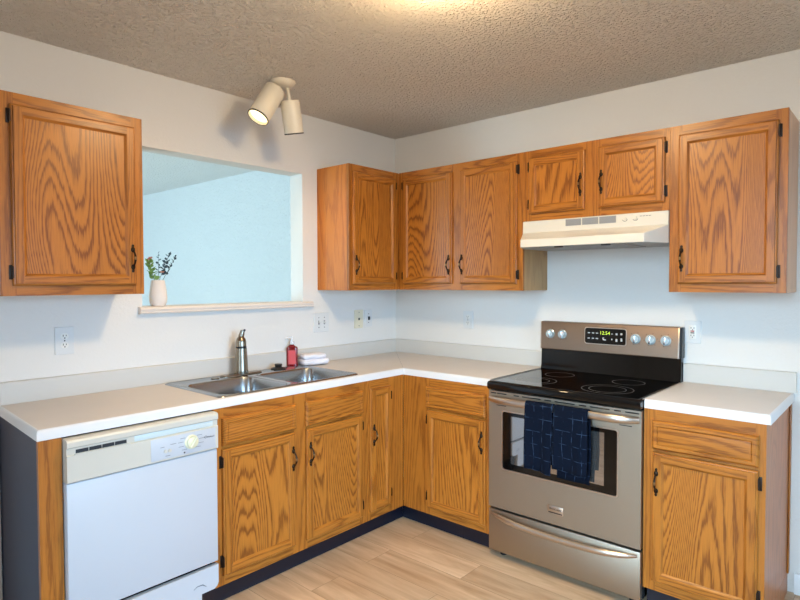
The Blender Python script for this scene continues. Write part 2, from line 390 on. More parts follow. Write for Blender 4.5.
# ================================================================== CABINET PARTS (local: x along wall, front = -y)
def door_mesh(x0, x1, z0, z1, yb, thk=0.020, fw=0.046):
    m = MB(); yf = yb-thk
    def rect(o, y): return [(x0+o,y,z0+o),(x1-o,y,z0+o),(x1-o,y,z1-o),(x0+o,y,z1-o)]
    def ring(la, lb):
        for k in range(4):
            m.add([la[k], la[(k+1)%4], lb[(k+1)%4], lb[k]], [(0,1,2,3)], 0 if k in (1,3) else 1)
    l0 = rect(0, yb); l1 = rect(0, yf+0.010); l2 = rect(0.003, yf+0.006); l2b = rect(0.007, yf+0.0052); l3 = rect(0.0085, yf)
    ring(l0, l1); ring(l1, l2); ring(l2, l2b); ring(l2b, l3)
    a = 0.0085; b = fw-0.010
    for s0, s1 in ((x0+a, x0+b), (x1-b, x1-a)):
        m.add([(s0,yf,z0+a),(s1,yf,z0+a),(s1,yf,z1-a),(s0,yf,z1-a)], [(0,1,2,3)], 0)
    for s0, s1 in ((z0+a, z0+b), (z1-b, z1-a)):
        m.add([(x0+b,yf,s0),(x1-b,yf,s0),(x1-b,yf,s1),(x0+b,yf,s1)], [(0,1,2,3)], 1)
    q3 = rect(b, yf); q4 = rect(b+0.003, yf+0.0022); q5 = rect(fw-0.002, yf+0.0075); q6 = rect(fw, yf+0.0095)
    ring(q3, q4); ring(q4, q5); ring(q5, q6)
    m.add(q6, [(0,1,2,3)], 2); m.add(l0, [(3,2,1,0)], 0)
    return m
def drawer_mesh(x0, x1, z0, z1, yb, thk=0.020):
    m = MB(); yf = yb-thk
    def rect(o, y): return [(x0+o,y,z0+o),(x1-o,y,z0+o),(x1-o,y,z1-o),(x0+o,y,z1-o)]
    m.loops([rect(0,yb), rect(0,yf+0.010), rect(0.003,yf+0.005), rect(0.009,yf), rect(0.021,yf), rect(0.0235,yf+0.0035), rect(0.026,yf+0.0005), rect(0.030,yf)], 0)
    return m
def add_handle(parent, x, zc, yf, L=0.118):
    m = MB(); h = L/2
    for s in (-1, 1):
        zc_ = zc+s*(h-0.022)
        m.lathe([(0.001,0),(0.0085,0.0005),(0.009,0.003),(0.006,0.006),(0.001,0.007)], (x,yf,zc_), (0,-1,0), 12, 0, 1.0, 1.35)
        m.lathe([(0.001,0),(0.0055,0.0005),(0.005,0.004),(0.001,0.005)], (x,yf,zc+s*(h-0.006)), (0,-1,0), 10, 0, 1.0, 1.4)
    pts = []; rd = []
    for k in range(13):
        t = k/12; z = zc-(h-0.022)+t*2*(h-0.022)
        pts.append((x, yf-0.004-0.022*math.sin(math.pi*t)**0.8, z)); rd.append(0.0036+0.0016*math.sin(math.pi*t)**4)
    m.tube(pts, rd, 10, 0)
    hd = m.build('handle', BRONZE, parent)
    m = MB(); mid = pts[5:8]; m.tube([(p[0],p[1],p[2]) for p in mid], [0.0056,0.0062,0.0056], 10, 0); m.build('handle_bead', BRASS, hd)
def add_hinges(parent, x, zs, yb, side):
    """side=+1: hinge leaf on the frame to the +x side of x"""
    for z in zs:
        m = MB(); m.box(x, x+side*0.011, yb-0.003, yb, z-0.027, z+0.027, 0, 0.001)
        m.tube([(x+side*0.002,yb-0.008,z-0.024),(x+side*0.002,yb-0.008,z+0.024)], 0.0042, 10)
        m.box(x-side*0.001, x+side*0.003, yb-0.018, yb-0.002, z-0.022, z+0.022)
        m.build('hinge', HINGE, parent)
def add_door(parent, x0, x1, z0, z1, yb, handle, hz, hingez):
    """handle 'l' or 'r': side the pull is on"""
    d = door_mesh(x0, x1, z0, z1, yb).build('door', [OV, OH, OP], parent, angle=20)
    hx = x0+0.019 if handle == 'l' else x1-0.019
    add_handle(d, hx, hz, yb-0.020)
    if handle == 'l': add_hinges(d, x1, hingez, yb, 1)
    else: add_hinges(d, x0, hingez, yb, -1)
    return d
def frame(parent, x0, x1, z0, z1, y, stiles, rails, thk=0.019):
    """stiles: list of (xa,xb); rails: list of (xa,xb,za,zb)"""
    m = MB()
    for a, b in stiles: m.box(a, b, y, y+thk, z0, z1, 0)
    for a, b, c, d in rails: m.box(a, b, y+0.0004, y+thk, c, d, 1)
    return m.build('face_frame', [OV, OH], parent)
def carcass(parent, x0, x1, y0, z0, z1, mats, top=True, yb=-0.0006):
    """panels: 0 sides/bottom inside, 1 left side, 2 right side; y0 = back of the face frame"""
    m = MB(); t = 0.012
    m.box(x0, x0+t, y0, yb, z0, z1, 1); m.box(x1-t, x1, y0, yb, z0, z1, 2)
    m.box(x0+t, x1-t, y0, yb, z0, z0+t, 0); m.box(x0+t, x1-t, yb-0.006, yb, z0+t, z1, 0)
    if top: m.box(x0+t, x1-t, y0, yb-0.006, z1-t, z1, 0)
    return m.build('carcass', mats, parent)

DU = -0.2906; ZB, ZT = 1.369, 2.1275; DB, DT = 1.407, 2.083   # uppers
def upper(name_label, x0, x1, doors, rz, mats, stiles, zb=ZB, dz=(DB,DT), hz=1.522, hinge=(1.458, 2.039), extra=None, vis=None):
    t = thing('wall_cabinet', name_label, 'cabinet', (0,0,0), rz)
    carcass(t, x0+0.001, x1-0.001, DU+0.019, zb, ZT, mats)
    xs = vis or (x0, x1)
    frame(t, x0, x1, zb, ZT, DU, stiles, [(xs[0]+0.002, xs[1]-0.002, zb, dz[0]+0.012), (xs[0]+0.002, xs[1]-0.002, dz[1]-0.012, ZT)])
    for a, b, h in doors: add_door(t, a, b, dz[0], dz[1], DU, h, hz, hinge)
    return t
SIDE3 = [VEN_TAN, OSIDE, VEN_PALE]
upper('oak wall cabinet with one door, alone left of the wall opening', -2.503, -1.972,
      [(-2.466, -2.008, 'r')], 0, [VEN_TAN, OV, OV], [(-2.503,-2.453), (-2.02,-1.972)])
upper('narrow oak wall cabinet in the corner beside the wall opening, bright oak side', -0.7383, -0.292,
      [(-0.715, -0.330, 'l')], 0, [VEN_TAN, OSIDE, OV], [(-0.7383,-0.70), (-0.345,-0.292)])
upper('oak wall cabinet with two tall doors between corner and range hood', 0.0, 1.2043,
      [(0.334, 0.729, 'r'), (0.788, 1.172, 'l')], RB, [VEN_TAN, OV, VEN_TAN], [(0.2915,0.345), (0.715,0.80), (1.16,1.2043)], vis=(0.2915, 1.2043))
upper('short oak wall cabinet with two small doors above the range hood', 1.2055, 1.966,
      [(1.2445, 1.561, 'r'), (1.631, 1.946, 'l')], RB, [VEN_TAN, OV, OV], [(1.2055,1.257), (1.548,1.644), (1.934,1.966)],
      zb=1.748, dz=(1.786, 2.086), hz=1.912, hinge=(1.838, 2.040))
upper('oak wall cabinet with one door at right end, above the right counter', 1.967, 2.4233,
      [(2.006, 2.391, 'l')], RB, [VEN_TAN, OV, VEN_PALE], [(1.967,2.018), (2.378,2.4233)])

# base cabinets
DF = -0.583; ZC = 0.8750; TK = 0.0971; YT = -0.5248
def base(name, label, x0, x1, doors, drawers, rz, mats, stiles, rails, hinge=(0.205, 0.640), vis=None, tkspan=None, top=False, cx=None):
    t = thing(name, label, 'cabinet', (0,0,0), rz)
    c0, c1 = cx or (x0+0.001, x1-0.001)
    carcass(t, c0, c1, DF+0.019, TK, ZC, mats, top=top)
    frame(t, x0, x1, TK, ZC, DF, stiles, rails)
    for a, b, h, hz in doors: add_door(t, a, b, 0.141, 0.695, DF, h, hz, hinge)
    for a, b in drawers: drawer_mesh(a, b, 0.709, 0.831, DF).build('drawer_front', OH, t, angle=20)
    k0, k1 = tkspan or (x0, x1)
    m = MB(); m.extr([(YT,0.0), (YT-0.006,0.0), (YT-0.004,0.006), (YT,0.018), (YT,TK), (YT+0.012,TK), (YT+0.012,0.0)], 'x', k0, k1)
    m.build('toe_kick', VINYL, t)
    return t
base('base_cabinet', 'oak sink cabinet with two doors and two false drawer fronts below the sink', -1.815, -0.9005,
     [(-1.781, -1.388, 'r', 0.572), (-1.319, -0.931, 'l', 0.571)], [(-1.779, -1.383), (-1.321, -0.928)], 0, [VEN_TAN, OV, OV],
     [(-1.815,-1.768), (-1.396,-1.308), (-0.943,-0.9005)], [(-1.813,-0.902,0.819,ZC), (-1.813,-0.902,0.685,0.72), (-1.813,-0.902,TK,0.153)])
base('base_cabinet', 'narrow oak base cabinet with one slim door next to the inner corner', -0.8995, -0.5840,
     [], [], 0, [VEN_TAN, OV, OV],
     [(-0.8995,-0.858), (-0.712,-0.5840)], [(-0.897,-0.586,0.819,ZC), (-0.897,-0.586,TK,0.153)], tkspan=(-0.9005,-0.5255))
slim = [o for o in COL.objects if o.get('label','').startswith('narrow oak base')][0]
add_door(slim, -0.870, -0.703, 0.146, 0.830, DF, 'l', 0.574, (0.215, 0.775))
base('base_cabinet', 'oak base cabinet with one drawer and one door left of the stove', 0.5845, 1.1860,
     [(0.770, 1.161, 'r', 0.577)], [(0.764, 1.161)], RB, [VEN_TAN, OV, OV],
     [(0.5845,0.784), (1.148,1.1860)], [(0.7,1.184,0.819,ZC), (0.7,1.184,0.685,0.72), (0.5865,1.184,TK,0.153)], tkspan=(0.5255,1.186))
rc = base('base_cabinet', 'oak base cabinet with one drawer and one door right of the stove', 1.959, 2.4085,
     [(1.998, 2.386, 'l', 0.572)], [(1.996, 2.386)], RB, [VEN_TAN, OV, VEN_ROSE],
     [(1.959,2.010), (2.373,2.4085)], [(1.961,2.4065,0.819,ZC), (1.961,2.4065,0.685,0.72), (1.961,2.4065,TK,0.153)], hinge=(0.206, 0.646))
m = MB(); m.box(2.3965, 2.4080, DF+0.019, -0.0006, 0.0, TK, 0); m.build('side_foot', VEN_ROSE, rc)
m = MB(); m.box(2.4088, 2.4150, -0.030, -0.0008, 0.093, ZC-0.001, 0, 0.001); m.build('scribe_strip', OV, rc)
# dishwasher end panel
ep = thing('end_panel', 'narrow oak end panel with navy outer side, left of the dishwasher', 'panel')
m = MB(); m.box(-2.478, -2.4045, DF, DF+0.019, 0, ZC-0.001); m.build('front_stile', OV, ep)
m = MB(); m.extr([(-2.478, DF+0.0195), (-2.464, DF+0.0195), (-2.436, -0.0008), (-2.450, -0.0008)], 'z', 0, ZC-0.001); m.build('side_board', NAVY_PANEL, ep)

# ================================================================== COUNTERTOPS
SK = (-1.772, -0.920, -0.562, -0.046)   # sink outline
def counter(name, label, outline, holes, edges_rz=0, splash=None, loc=(0,0,0), rz=0):
    t = thing(name, label, 'countertop', loc, rz)
    bm = bmesh.new(); z0, z1 = 0.8755, 0.914
    levels = [(0.0, z0), (0.0, 0.903), (0.0025, 0.910), (0.008, z1)]
    rings = [[bm.verts.new((x,y,z)) for x,y in outline(o)] for o, z in levels]
    n = len(rings[0])
    for a, b in zip(rings, rings[1:]):
        for k in range(n):
            bm.faces.new((a[k], a[(k+1)%n], b[(k+1)%n], b[k])).material_index = 1
    hl = []
    for h in holes:
        ht = [bm.verts.new((x,y,z1)) for x,y in h]; hb = [bm.verts.new((x,y,z0)) for x,y in h]
        for k in range(len(h)): bm.faces.new((ht[k], ht[(k+1)%len(h)], hb[(k+1)%len(h)], hb[k]))
        hl.append((ht, hb))
    def fill(ring, hr):
        es = []
        for r in [ring]+hr:
            for k in range(len(r)):
                e = bm.edges.get((r[k], r[(k+1)%len(r)])) or bm.edges.new((r[k], r[(k+1)%len(r)])); es.append(e)
        bmesh.ops.triangle_fill(bm, use_beauty=True, use_dissolve=False, edges=es)
    fill(rings[-1], [h[0] for h in hl]); fill(rings[0], [h[1] for h in hl])
    bmesh.ops.recalc_face_normals(bm, faces=bm.faces[:])
    me = bpy.data.meshes.new('slab'); 
    bm.to_mesh(me); bm.free(); me.materials.append(LAMINATE); me.materials.append(LAM_EDGE)
    me.shade_smooth(); me.set_sharp_from_angle(angle=math.radians(40))
    o = bpy.data.objects.new('slab', me); COL.objects.link(o); o.parent = t
    return t
DC = -0.5828; XL = -2.4808; XLR = -2.4520; ZS = 1.0081
YS0 = -1.187
def outA(o):
    return [(XLR+o, -0.001), (XL+o, DC+o), (DC+o, DC+o), (DC+o, YS0), (-0.001, YS0), (-0.001, -0.001)]
ct = counter('countertop', 'L-shaped beige laminate countertop with white edge running around the corner', outA, [rrect(SK[0]+0.012, SK[1]-0.012, SK[2]+0.012, SK[3]-0.012, 0.03, 4)])
def splash(parent, a, b, mit=False):
    pts = [(-0.0008, 0.9145), (-0.019, 0.9145), (-0.019, ZS-0.004), (-0.0165, ZS-0.001), (-0.014, ZS), (-0.0008, ZS)]
    m = MB(); m.extr(pts, 'x', a, b); return m.build('backsplash', SPLASHM, parent)
splash(ct, -2.447, -0.0195)
m = MB(); m.extr([(-0.0008, 0.9145), (-0.019, 0.9145), (-0.019, ZS-0.004), (-0.0165, ZS-0.001), (-0.014, ZS), (-0.0008, ZS)], 'y', YS0, -0.0008)
m.build('backsplash', SPLASHM, ct)
m = MB(); m.tube([(DC+0.012, DC+0.012, 0.9139), (-0.03, -0.03, 0.9139)], 0.0006, 6); m.build('mitre_seam', GREY_PLAS, ct)
def outR(o): return [(1.959, -0.001), (1.959, DC+o), (2.4222-o, DC+o), (2.4222-o, -0.001)]
cr = counter('countertop', 'short beige laminate countertop right of the stove', outR, [], rz=RB)
splash(cr, 1.960, 2.4309)

# ================================================================== SINK, FAUCET & CO
sk = thing('kitchen_sink', 'stainless steel double-bowl sink set into the beige countertop', 'sink', ((SK[0]+SK[1])/2, (SK[2]+SK[3])/2, 0.914))
sx, sy = (SK[0]+SK[1])/2, (SK[2]+SK[3])/2
bm = bmesh.new()
outer = [rrect(SK[0]-sx+o, SK[1]-sx-o, SK[2]-sy+o, SK[3]-sy-o, 0.022-o*0.3, 6) for o in (0.0, 0.002, 0.006, 0.012)]
oz = (0.0006, 0.005, 0.007, 0.0045)
rings = [[bm.verts.new((x,y,z)) for x,y in l] for l, z in zip(outer, oz)]
for a, b in zip(rings, rings[1:]):
    for k in range(len(a)): bm.faces.new((a[k], a[(k+1)%len(a)], b[(k+1)%len(b)], b[k]))
bowls = []
BW = [(-1.738-sx, -1.352-sx, -0.538-sy, -0.158-sy), (-1.322-sx, -0.936-sx, -0.538-sy, -0.150-sy)]
for (a0, a1, b0, b1) in BW:
    prev = None; first = None
    for o, z, r in ((0.0,0.0045,0.055), (0.004,0.002,0.055), (0.008,-0.006,0.055), (0.014,-0.10,0.055), (0.022,-0.150,0.058), (0.042,-0.168,0.06), (0.075,-0.172,0.06)):
        l = [bm.verts.new((x,y,z)) for x,y in rrect(a0+o, a1-o, b0+o, b1-o, r, 6)]
        if prev:
            for k in range(len(l)): bm.faces.new((prev[k], prev[(k+1)%len(l)], l[(k+1)%len(l)], l[k]))
        else: first = l
        prev = l
    bm.faces.new(prev); bowls.append(first)
es = []
for r in [rings[-1]]+bowls:
    for k in range(len(r)): es.append(bm.edges.get((r[k], r[(k+1)%len(r)])) or bm.edges.new((r[k], r[(k+1)%len(r)])))
bmesh.ops.triangle_fill(bm, use_beauty=True, use_dissolve=False, edges=es)
bmesh.ops.recalc_face_normals(bm, faces=bm.faces[:])
me = bpy.data.meshes.new('basin'); bm.to_mesh(me); bm.free(); me.materials.append(SINKM); me.shade_smooth(); me.set_sharp_from_angle(angle=math.radians(50))
o = bpy.data.objects.new('basin', me); COL.objects.link(o); o.parent = sk
for (a0, a1, b0, b1) in BW:
    m = MB(); m.lathe([(0.001,0.0),(0.045,0.0),(0.046,0.003),(0.036,0.0035),(0.034,0.0005),(0.001,0.0005)], ((a0+a1)/2,(b0+b1)/2,-0.1715), (0,0,1), 24); m.build('drain', CHROME, sk)
m = MB(); m.lathe([(0.001,0),(0.021,0),(0.021,0.003),(0.016,0.006),(0.001,0.007)], (-1.530-sx,-0.118-sy,0.0062), (0,0,1), 20); m.build('hole_cover', NICKEL, sk)

fc = thing('faucet', 'brushed nickel pull-out faucet standing behind the two sink bowls', 'faucet', (-1.366, -0.106, 0.9190))
m = MB(); lp = rrect(-0.125, 0.125, -0.026, 0.026, 0.0255, 8)
m.loops([[(x,y,0.0) for x,y in lp], [(x,y,0.006) for x,y in lp], [(x*0.975,y*0.9,0.010) for x,y in lp]]); m.build('deck_plate', NICKEL, fc)
m = MB(); m.lathe([(0.001,0.0095),(0.036,0.0095),(0.037,0.014),(0.0345,0.03),(0.0335,0.08),(0.0300,0.145),(0.001,0.145)], seg=28); m.build('body', NICKEL, fc)
m = MB(); m.lathe([(0.001,0.146),(0.0290,0.146),(0.0290,0.155),(0.001,0.155)], seg=28); m.build('collar', BLACKPL, fc)
m = MB(); m.lathe([(0.001,0.1555),(0.0275,0.1555),(0.0275,0.178),(0.024,0.194),(0.016,0.206),(0.001,0.211)], seg=28); m.build('spray_head', NICKEL, fc)
m = MB(); m.tube([(0.004,0.006,0.205),(0.007,0.002,0.225),(0.010,-0.002,0.240)], [0.016,0.0145,0.011], 14); lv = m.build('lever', NICKEL, fc)
m = MB(); m.tube([(0.012,-0.006,0.236),(0.016,-0.014,0.244)], [0.007,0.0055], 10); m.build('lever_tip', BLACKPL, lv)

m = MB(); m.lathe([(0.001,0),(0.042,0),(0.044,0.004),(0.040,0.008),(0.022,0.012),(0.019,0.016),(0.022,0.026),(0.019,0.031),(0.001,0.032)], seg=24)
st = m.build('sink_stopper', BLACKPL); st.location = (-1.112, -0.092, 0.9192)
tag(st, 'black rubber sink stopper on the sink rim beside the soap bottle', 'sink stopper')

sb = thing('soap_bottle', 'red liquid soap pump bottle standing behind the sink', 'soap bottle', (-1.030, -0.040, 0.9150))
sb.location = (-0.968, -0.034, 0.9148); sb.rotation_euler = (0,0,math.radians(-40))
m = MB(); l = rrect(-0.034,0.034,-0.022,0.022,0.015,5)
def sc(l, k, z): return [(x*k,y*k,z) for x,y in l]
m.loops([sc(l,0.93,0), sc(l,1,0.004), sc(l,1,0.108), sc(l,0.93,0.116), sc(l,0.6,0.123), sc(l,0.36,0.127), sc(l,0.36,0.132)]); m.build('bottle', SOAPRED, sb)
m = MB(); m.box(-0.022,0.022,-0.0232,-0.0221,0.014,0.098,0); m.build('label_front', SOAPLABEL, sb)
m = MB(); m.lathe([(0.001,0.1322),(0.014,0.1322),(0.014,0.148),(0.006,0.150),(0.005,0.172),(0.001,0.172)], seg=16)
m.tube([(0.006,0,0.174),(-0.010,0,0.175),(-0.034,0,0.170),(-0.038,0,0.163)], [0.007,0.006,0.0045,0.004], 10); m.build('pump', PUMPW, sb)

wc = thing('washcloth', 'folded white terry washcloth lying behind the sink by the soap', 'cloth', (-0.846, -0.086, 0.9147), math.radians(-14))
m = MB()
def pillow(m, x0, x1, yw, z0, h, seed, fold):
    rnd = random.Random(seed); n = 22; segs = 20; loops = []
    for i in range(n+1):
        t = i/n; x = x0+(x1-x0)*t; e = min(t, 1-t); k = min(1, (e/0.07))**0.5 if e < 0.07 else 1
        l = []
        for s in range(segs):
            a = 2*math.pi*s/segs
            cy = abs(math.cos(a))**0.6*math.copysign(1, math.cos(a)); sz = abs(math.sin(a))**0.75*math.copysign(1, math.sin(a))
            w = 1+0.05*math.sin(11*t+seed+3*a)+rnd.uniform(-.02,.02)
            l.append((x, cy*yw*(0.75+0.25*k)*w, z0+h/2+sz*h/2*(0.35+0.65*k)*w*0.96))
        loops.append(l)
    m.loops(loops)
pillow(m, -0.085, 0.088, 0.052, 0.002, 0.042, 3, 0); pillow(m, -0.082, 0.070, 0.046, 0.038, 0.034, 9, 0)
m.build('folded_layers', TERRY, wc, angle=80)

# ================================================================== VASE + SPRIGS
vx, vy = -1.748, 0.045
m = MB(); m.lathe([(0.001,0.0),(0.030,0.0),(0.036,0.005),(0.042,0.025),(0.0435,0.045),(0.041,0.075),(0.035,0.110),(0.0315,0.128),(0.030,0.130),(0.0275,0.128),(0.031,0.105),(0.034,0.06),(0.001,0.055)], seg=32)
vs = m.build('vase', VASEM, angle=60); vs.location = (vx, vy, 1.3003)
tag(vs, 'small matte beige vase standing on the pass-through ledge', 'vase')
def leafblob(m, p, d, L, W, mi=0):
    d = Vector(d).normalized(); u = d.orthogonal().normalized(); w = d.cross(u)
    a = random.uniform(0, 6.28); u, w = u*math.cos(a)+w*math.sin(a), w*math.cos(a)-u*math.sin(a)
    p = Vector(p); loops = []
    for t, k in ((0,0.1),(0.2,0.7),(0.5,1.0),(0.8,0.65),(1.0,0.08)):
        c = p+d*L*t+w*0.10*L*math.sin(math.pi*t)
        loops.append([c+u*W*k*math.cos(q)+w*W*0.18*k*math.sin(q) for q in [2*math.pi*i/8 for i in range(8)]])
    m.loops(loops, mi)
def sprig(name, label, base, tip, nl, L, W, lm, bloss=(), bend=(0,0,0), spread=0.9, start=0.25):
    t = thing(name, label, 'sprig', (vx,vy,1.3003+0.060)); b = Vector(base); e = Vector(tip)
    pts = [b.lerp(e, k/10)+Vector(bend)*math.sin(math.pi*k/10) for k in range(11)]
    m = MB(); m.tube(pts, [0.0014-0.0006*k/10 for k in range(11)], 6); m.build('stem', STEMG, t)
    m = MB(); 
    for i in range(nl):
        q = start+(1-start)*i/(nl-1); k = min(9, int(q*10)); p = pts[k].lerp(pts[k+1], q*10-k) if k < 10 else pts[10]
        a = i*2.4+random.uniform(-.4,.4); dr = Vector((math.cos(a)*spread, math.sin(a)*spread, 0.45+random.uniform(-.2,.3)))
        leafblob(m, p, dr, L*(1.15-0.4*q), W*(1.15-0.4*q))
    m.build('leaves', lm, t, angle=80)
    if bloss:
        m = MB()
        for c in bloss:
            for i in range(7):
                a = i*0.9; leafblob(m, c, (math.cos(a), math.sin(a), 0.5), 0.013, 0.005)
        m.build('blossoms', BLOSSOM, t, angle=80)
cr_ = Vector((R2.x, R2.y, 0)).normalized()   # along the ledge as seen
def P(u, z, d=0.0): return (u, d, z)
sprig('leafy_sprig', 'bushy green sprig with pink blossoms leaning left in the vase', (0.004,-0.004,0.006), (-0.046,-0.004,0.165), 24, 0.033, 0.0115, LEAFG,
      [(-0.044,-0.006,0.172), (-0.042,-0.010,0.180), (0.016,-0.014,0.110)], (-0.004,0,0.0), 0.8, 0.44)
sprig('leafy_sprig', 'thin upright sprig with tiny dark leaves in the middle of the vase', (0.0,0.010,0.006), (0.010,0.012,0.208), 9, 0.019, 0.0075, LEAFD, (), (0.004,0,0), 0.9, 0.5)
sprig('leafy_sprig', 'dark eucalyptus sprig leaning right in the vase', (-0.016,0.006,0.006), (0.070,0.014,0.208), 17, 0.026, 0.0095, LEAFD, (), (0.0,0,0.0), 0.7, 0.46)
sprig('leafy_sprig', 'dark leafy sprig farthest right in the vase, ending in one round leaf', (-0.018,-0.010,0.006), (0.094,-0.006,0.192), 13, 0.020, 0.0085, LEAFD, (), (0.0,0,0.0), 0.7, 0.50)

# ================================================================== OUTLETS & SWITCHES (local: x along wall, front -y)
def plate(parent, w, h, mt):
    m = MB(); l = rrect(-w/2,w/2,-h/2,h/2,0.004,3)
    m.loops([[(x,-0.0002,z) for x,z in l], [(x,-0.004,z) for x,z in l], [(x*0.95,-0.0065,z*0.97) for x,z in l]]); m.build('cover_plate', mt, parent)
def screws(parent, zs, x=0.0):
    for z in zs:
        m = MB(); m.lathe([(0.001,0),(0.0032,0),(0.003,0.001),(0.001,0.0012)], (x,-0.0065,z), (0,-1,0), 10); m.build('screw', SLOT, parent)
def duplex(parent):
    for z in (0.0195, -0.0195):
        m = MB(); m.lathe([(0.001,0),(0.0165,0),(0.0165,0.0015),(0.001,0.0018)], (0,-0.0066,z), (0,-1,0), 24, 0, 1.0, 0.86); r = m.build('receptacle', RECEP, parent)
        m = MB(); m.box(-0.0075,-0.0050,-0.0092,-0.0085,z-0.001,z+0.0075); m.box(0.0045,0.0070,-0.0092,-0.0085,z,z+0.0065)
        m.lathe([(0.001,0),(0.0028,0),(0.0028,0.0008),(0.001,0.0008)], (0,-0.0085,z-0.0075), (0,-1,0), 10); m.build('slots', SLOT, r)
    screws(parent, (0.0,))
PW, PH = 0.078, 0.122
t = thing('power_outlet', 'white duplex wall outlet below the left wall cabinet', 'outlet', (-2.199, 0, 1.162)); plate(t, PW, PH, PLATE_W); duplex(t)
t = thing('power_outlet', 'white duplex wall outlet between corner and stove', 'outlet', (0, -0.642, 1.170), RB); plate(t, PW, PH*0.94, PLATE_W); duplex(t)
def toggle(parent, x, up=1):
    m = MB(); m.box(x-0.0055,x+0.0055,-0.0075,-0.0066,-0.0125,0.0125); m.build('toggle_frame', GREY_PLAS, parent)
    m = MB(); m.extr([(-0.0076,-0.003),(-0.0076,0.006),(-0.017,0.010*up+0.002),(-0.017,0.006*up-0.002)], 'x', x-0.004, x+0.004); m.build('toggle', PLATE_W, parent)
    screws(parent, (0.031, -0.031), x)
t = thing('light_switch', 'white double toggle switch right of the wall opening', 'switch', (-0.711, 0, 1.163)); plate(t, 0.122, 0.122, PLATE_W); toggle(t, -0.023); toggle(t, 0.023, -1)
t = thing('phone_jack', 'ivory wall plate with one dark jack under the corner cabinet', 'wall plate', (-0.379, 0, 1.168)); plate(t, PW, 0.125, PLATE_I)
m = MB(); m.lathe([(0.001,0),(0.008,0),(0.008,0.002),(0.001,0.002)], (0,-0.0066,0), (0,-1,0), 16); m.build('jack', SLOT, t); screws(t, (0.046,-0.046))
t = thing('light_switch', 'white single switch with dark toggle, nearest the room corner', 'switch', (-0.286, 0, 1.170)); plate(t, 0.070, 0.116, PLATE_W)
m = MB(); m.box(-0.006,0.006,-0.016,-0.0066,-0.012,0.012,0,0.001); m.build('toggle', SLOT, t); screws(t, (-0.03,0.03))
t = thing('power_outlet', 'white safety outlet with red button right of the stove', 'outlet', (0, -1.997, 1.165), RB); plate(t, PW, PH*0.92, PLATE_W)
m = MB(); m.box(-0.0165,0.0165,-0.0085,-0.0066,-0.034,0.034,0,0.001); r = m.build('receptacle', RECEP, t)
m = MB(); m.box(-0.009,0.009,-0.0100,-0.0086,0.003,0.008); m.build('reset_button', REDBTN, r)
m = MB(); m.box(-0.009,0.009,-0.0100,-0.0086,-0.006,-0.001); m.build('test_button', SLOT, r)
for z in (0.020,-0.017):
    m = MB(); m.box(-0.008,-0.0055,-0.0092,-0.0086,z-0.003,z+0.005); m.box(0.0055,0.008,-0.0092,-0.0086,z-0.003,z+0.005); m.box(-0.002,0.002,-0.0092,-0.0086,z-0.010,z-0.006)
    m.build('slots', SLOT, r)

# ================================================================== DISHWASHER
dw = thing('dishwasher', 'white built-in dishwasher under the counter left of the sink', 'dishwasher', (-2.115, 0, 0))
m = MB(); m.box(-0.297, 0.297, -0.560, -0.03, 0.10, 0.868); m.build('tub', BLACKENAM, dw)
X0, X1, YF = -0.2860, 0.2975, -0.613
m = MB(); m.box(X0, X1, YF, -0.562, 0.232, 0.713, 0, 0.004); m.build('door_panel', WHITE_APP, dw)
cp = MB()
prof = [(YF+0.045,0.869),(YF+0.004,0.869),(YF-0.006,0.866),(YF-0.010,0.860),(YF-0.010,0.842),(YF-0.004,0.838),(YF-0.002,0.815),(YF-0.008,0.812),(YF-0.008,0.720),(YF-0.004,0.716),(YF+0.045,0.716)]
cp.extr(prof, 'x', X0, X1); con = cp.build('control_panel', CREAM_APP, dw, angle=30)
m = MB()
for k in range(4):
    x = X0+0.030+k*0.0445; m.box(x, x+0.0425, YF-0.0034, YF-0.002, 0.818, 0.835)
m.build('vent', DARK_VENT, con)
m = MB(); m.box(X0+0.026, X0+0.215, YF-0.0095, YF-0.002, 0.812, 0.817); m.build('latch_lip', CREAM_APP, con)
m = MB(); m.box(X0+0.235, X1-0.022, YF-0.0040, YF-0.0025, 0.816, 0.838, 0, 0.0006); m.build('latch_handle', mat('pale_blue_plastic', (204,216,216), 0.3), con)
m = MB(); m.box(X0+0.295, X1-0.012, YF-0.0096, YF-0.0078, 0.724, 0.808, 0, 0.001); fp = m.build('dial_plate', WHITE_APP, con)
kx, kz = X1-0.122, 0.770
m = MB(); m.lathe([(0.001,0),(0.029,0),(0.029,0.004),(0.024,0.006),(0.023,0.016),(0.020,0.018),(0.001,0.018)], (kx,YF-0.0096,kz), (0,-1,0), 28)
a = math.radians(35); dx, dz = math.sin(a), math.cos(a)
m.tube([(kx-dx*0.021,YF-0.030,kz-dz*0.021),(kx+dx*0.021,YF-0.030,kz+dz*0.021)], 0.005, 8); m.build('dial', mat('pale_yellow_plastic', (226,220,186), 0.35), con)
m = MB()
for da in (-140,-110,-80,-52,52,80,110,140):
    a = math.radians(da); r0, r1 = 0.038, 0.062
    px, pz = kx+math.sin(a)*0.046, kz+math.cos(a)*0.034
    m.box(px-0.011, px+0.011, YF-0.0102, YF-0.0097, pz-0.0009, pz+0.0009)
m.build('dial_print', GREY_PLAS, fp); m = MB()
for x, z, w in ((X0+0.340,0.772,0.008), (X0+0.385,0.777,0.012), (X0+0.362,0.735,0.010)): m.box(x-w, x+w, YF-0.0102, YF-0.0097, z-0.001, z+0.001)
m.build('button_print', GREY_PLAS, fp)
m = MB(); m.lathe([(0.001,0),(0.0035,0),(0.0035,0.0006),(0.001,0.0006)], (kx-0.030,YF-0.0097,kz-0.038), (0,-1,0), 10)
m.build('indicator', SLOT, fp)
m = MB()
for x in (X0+0.352, X0+0.369): m.lathe([(0.001,0),(0.007,0),(0.007,0.004),(0.001,0.005)], (x,YF-0.0096,0.754), (0,-1,0), 14)
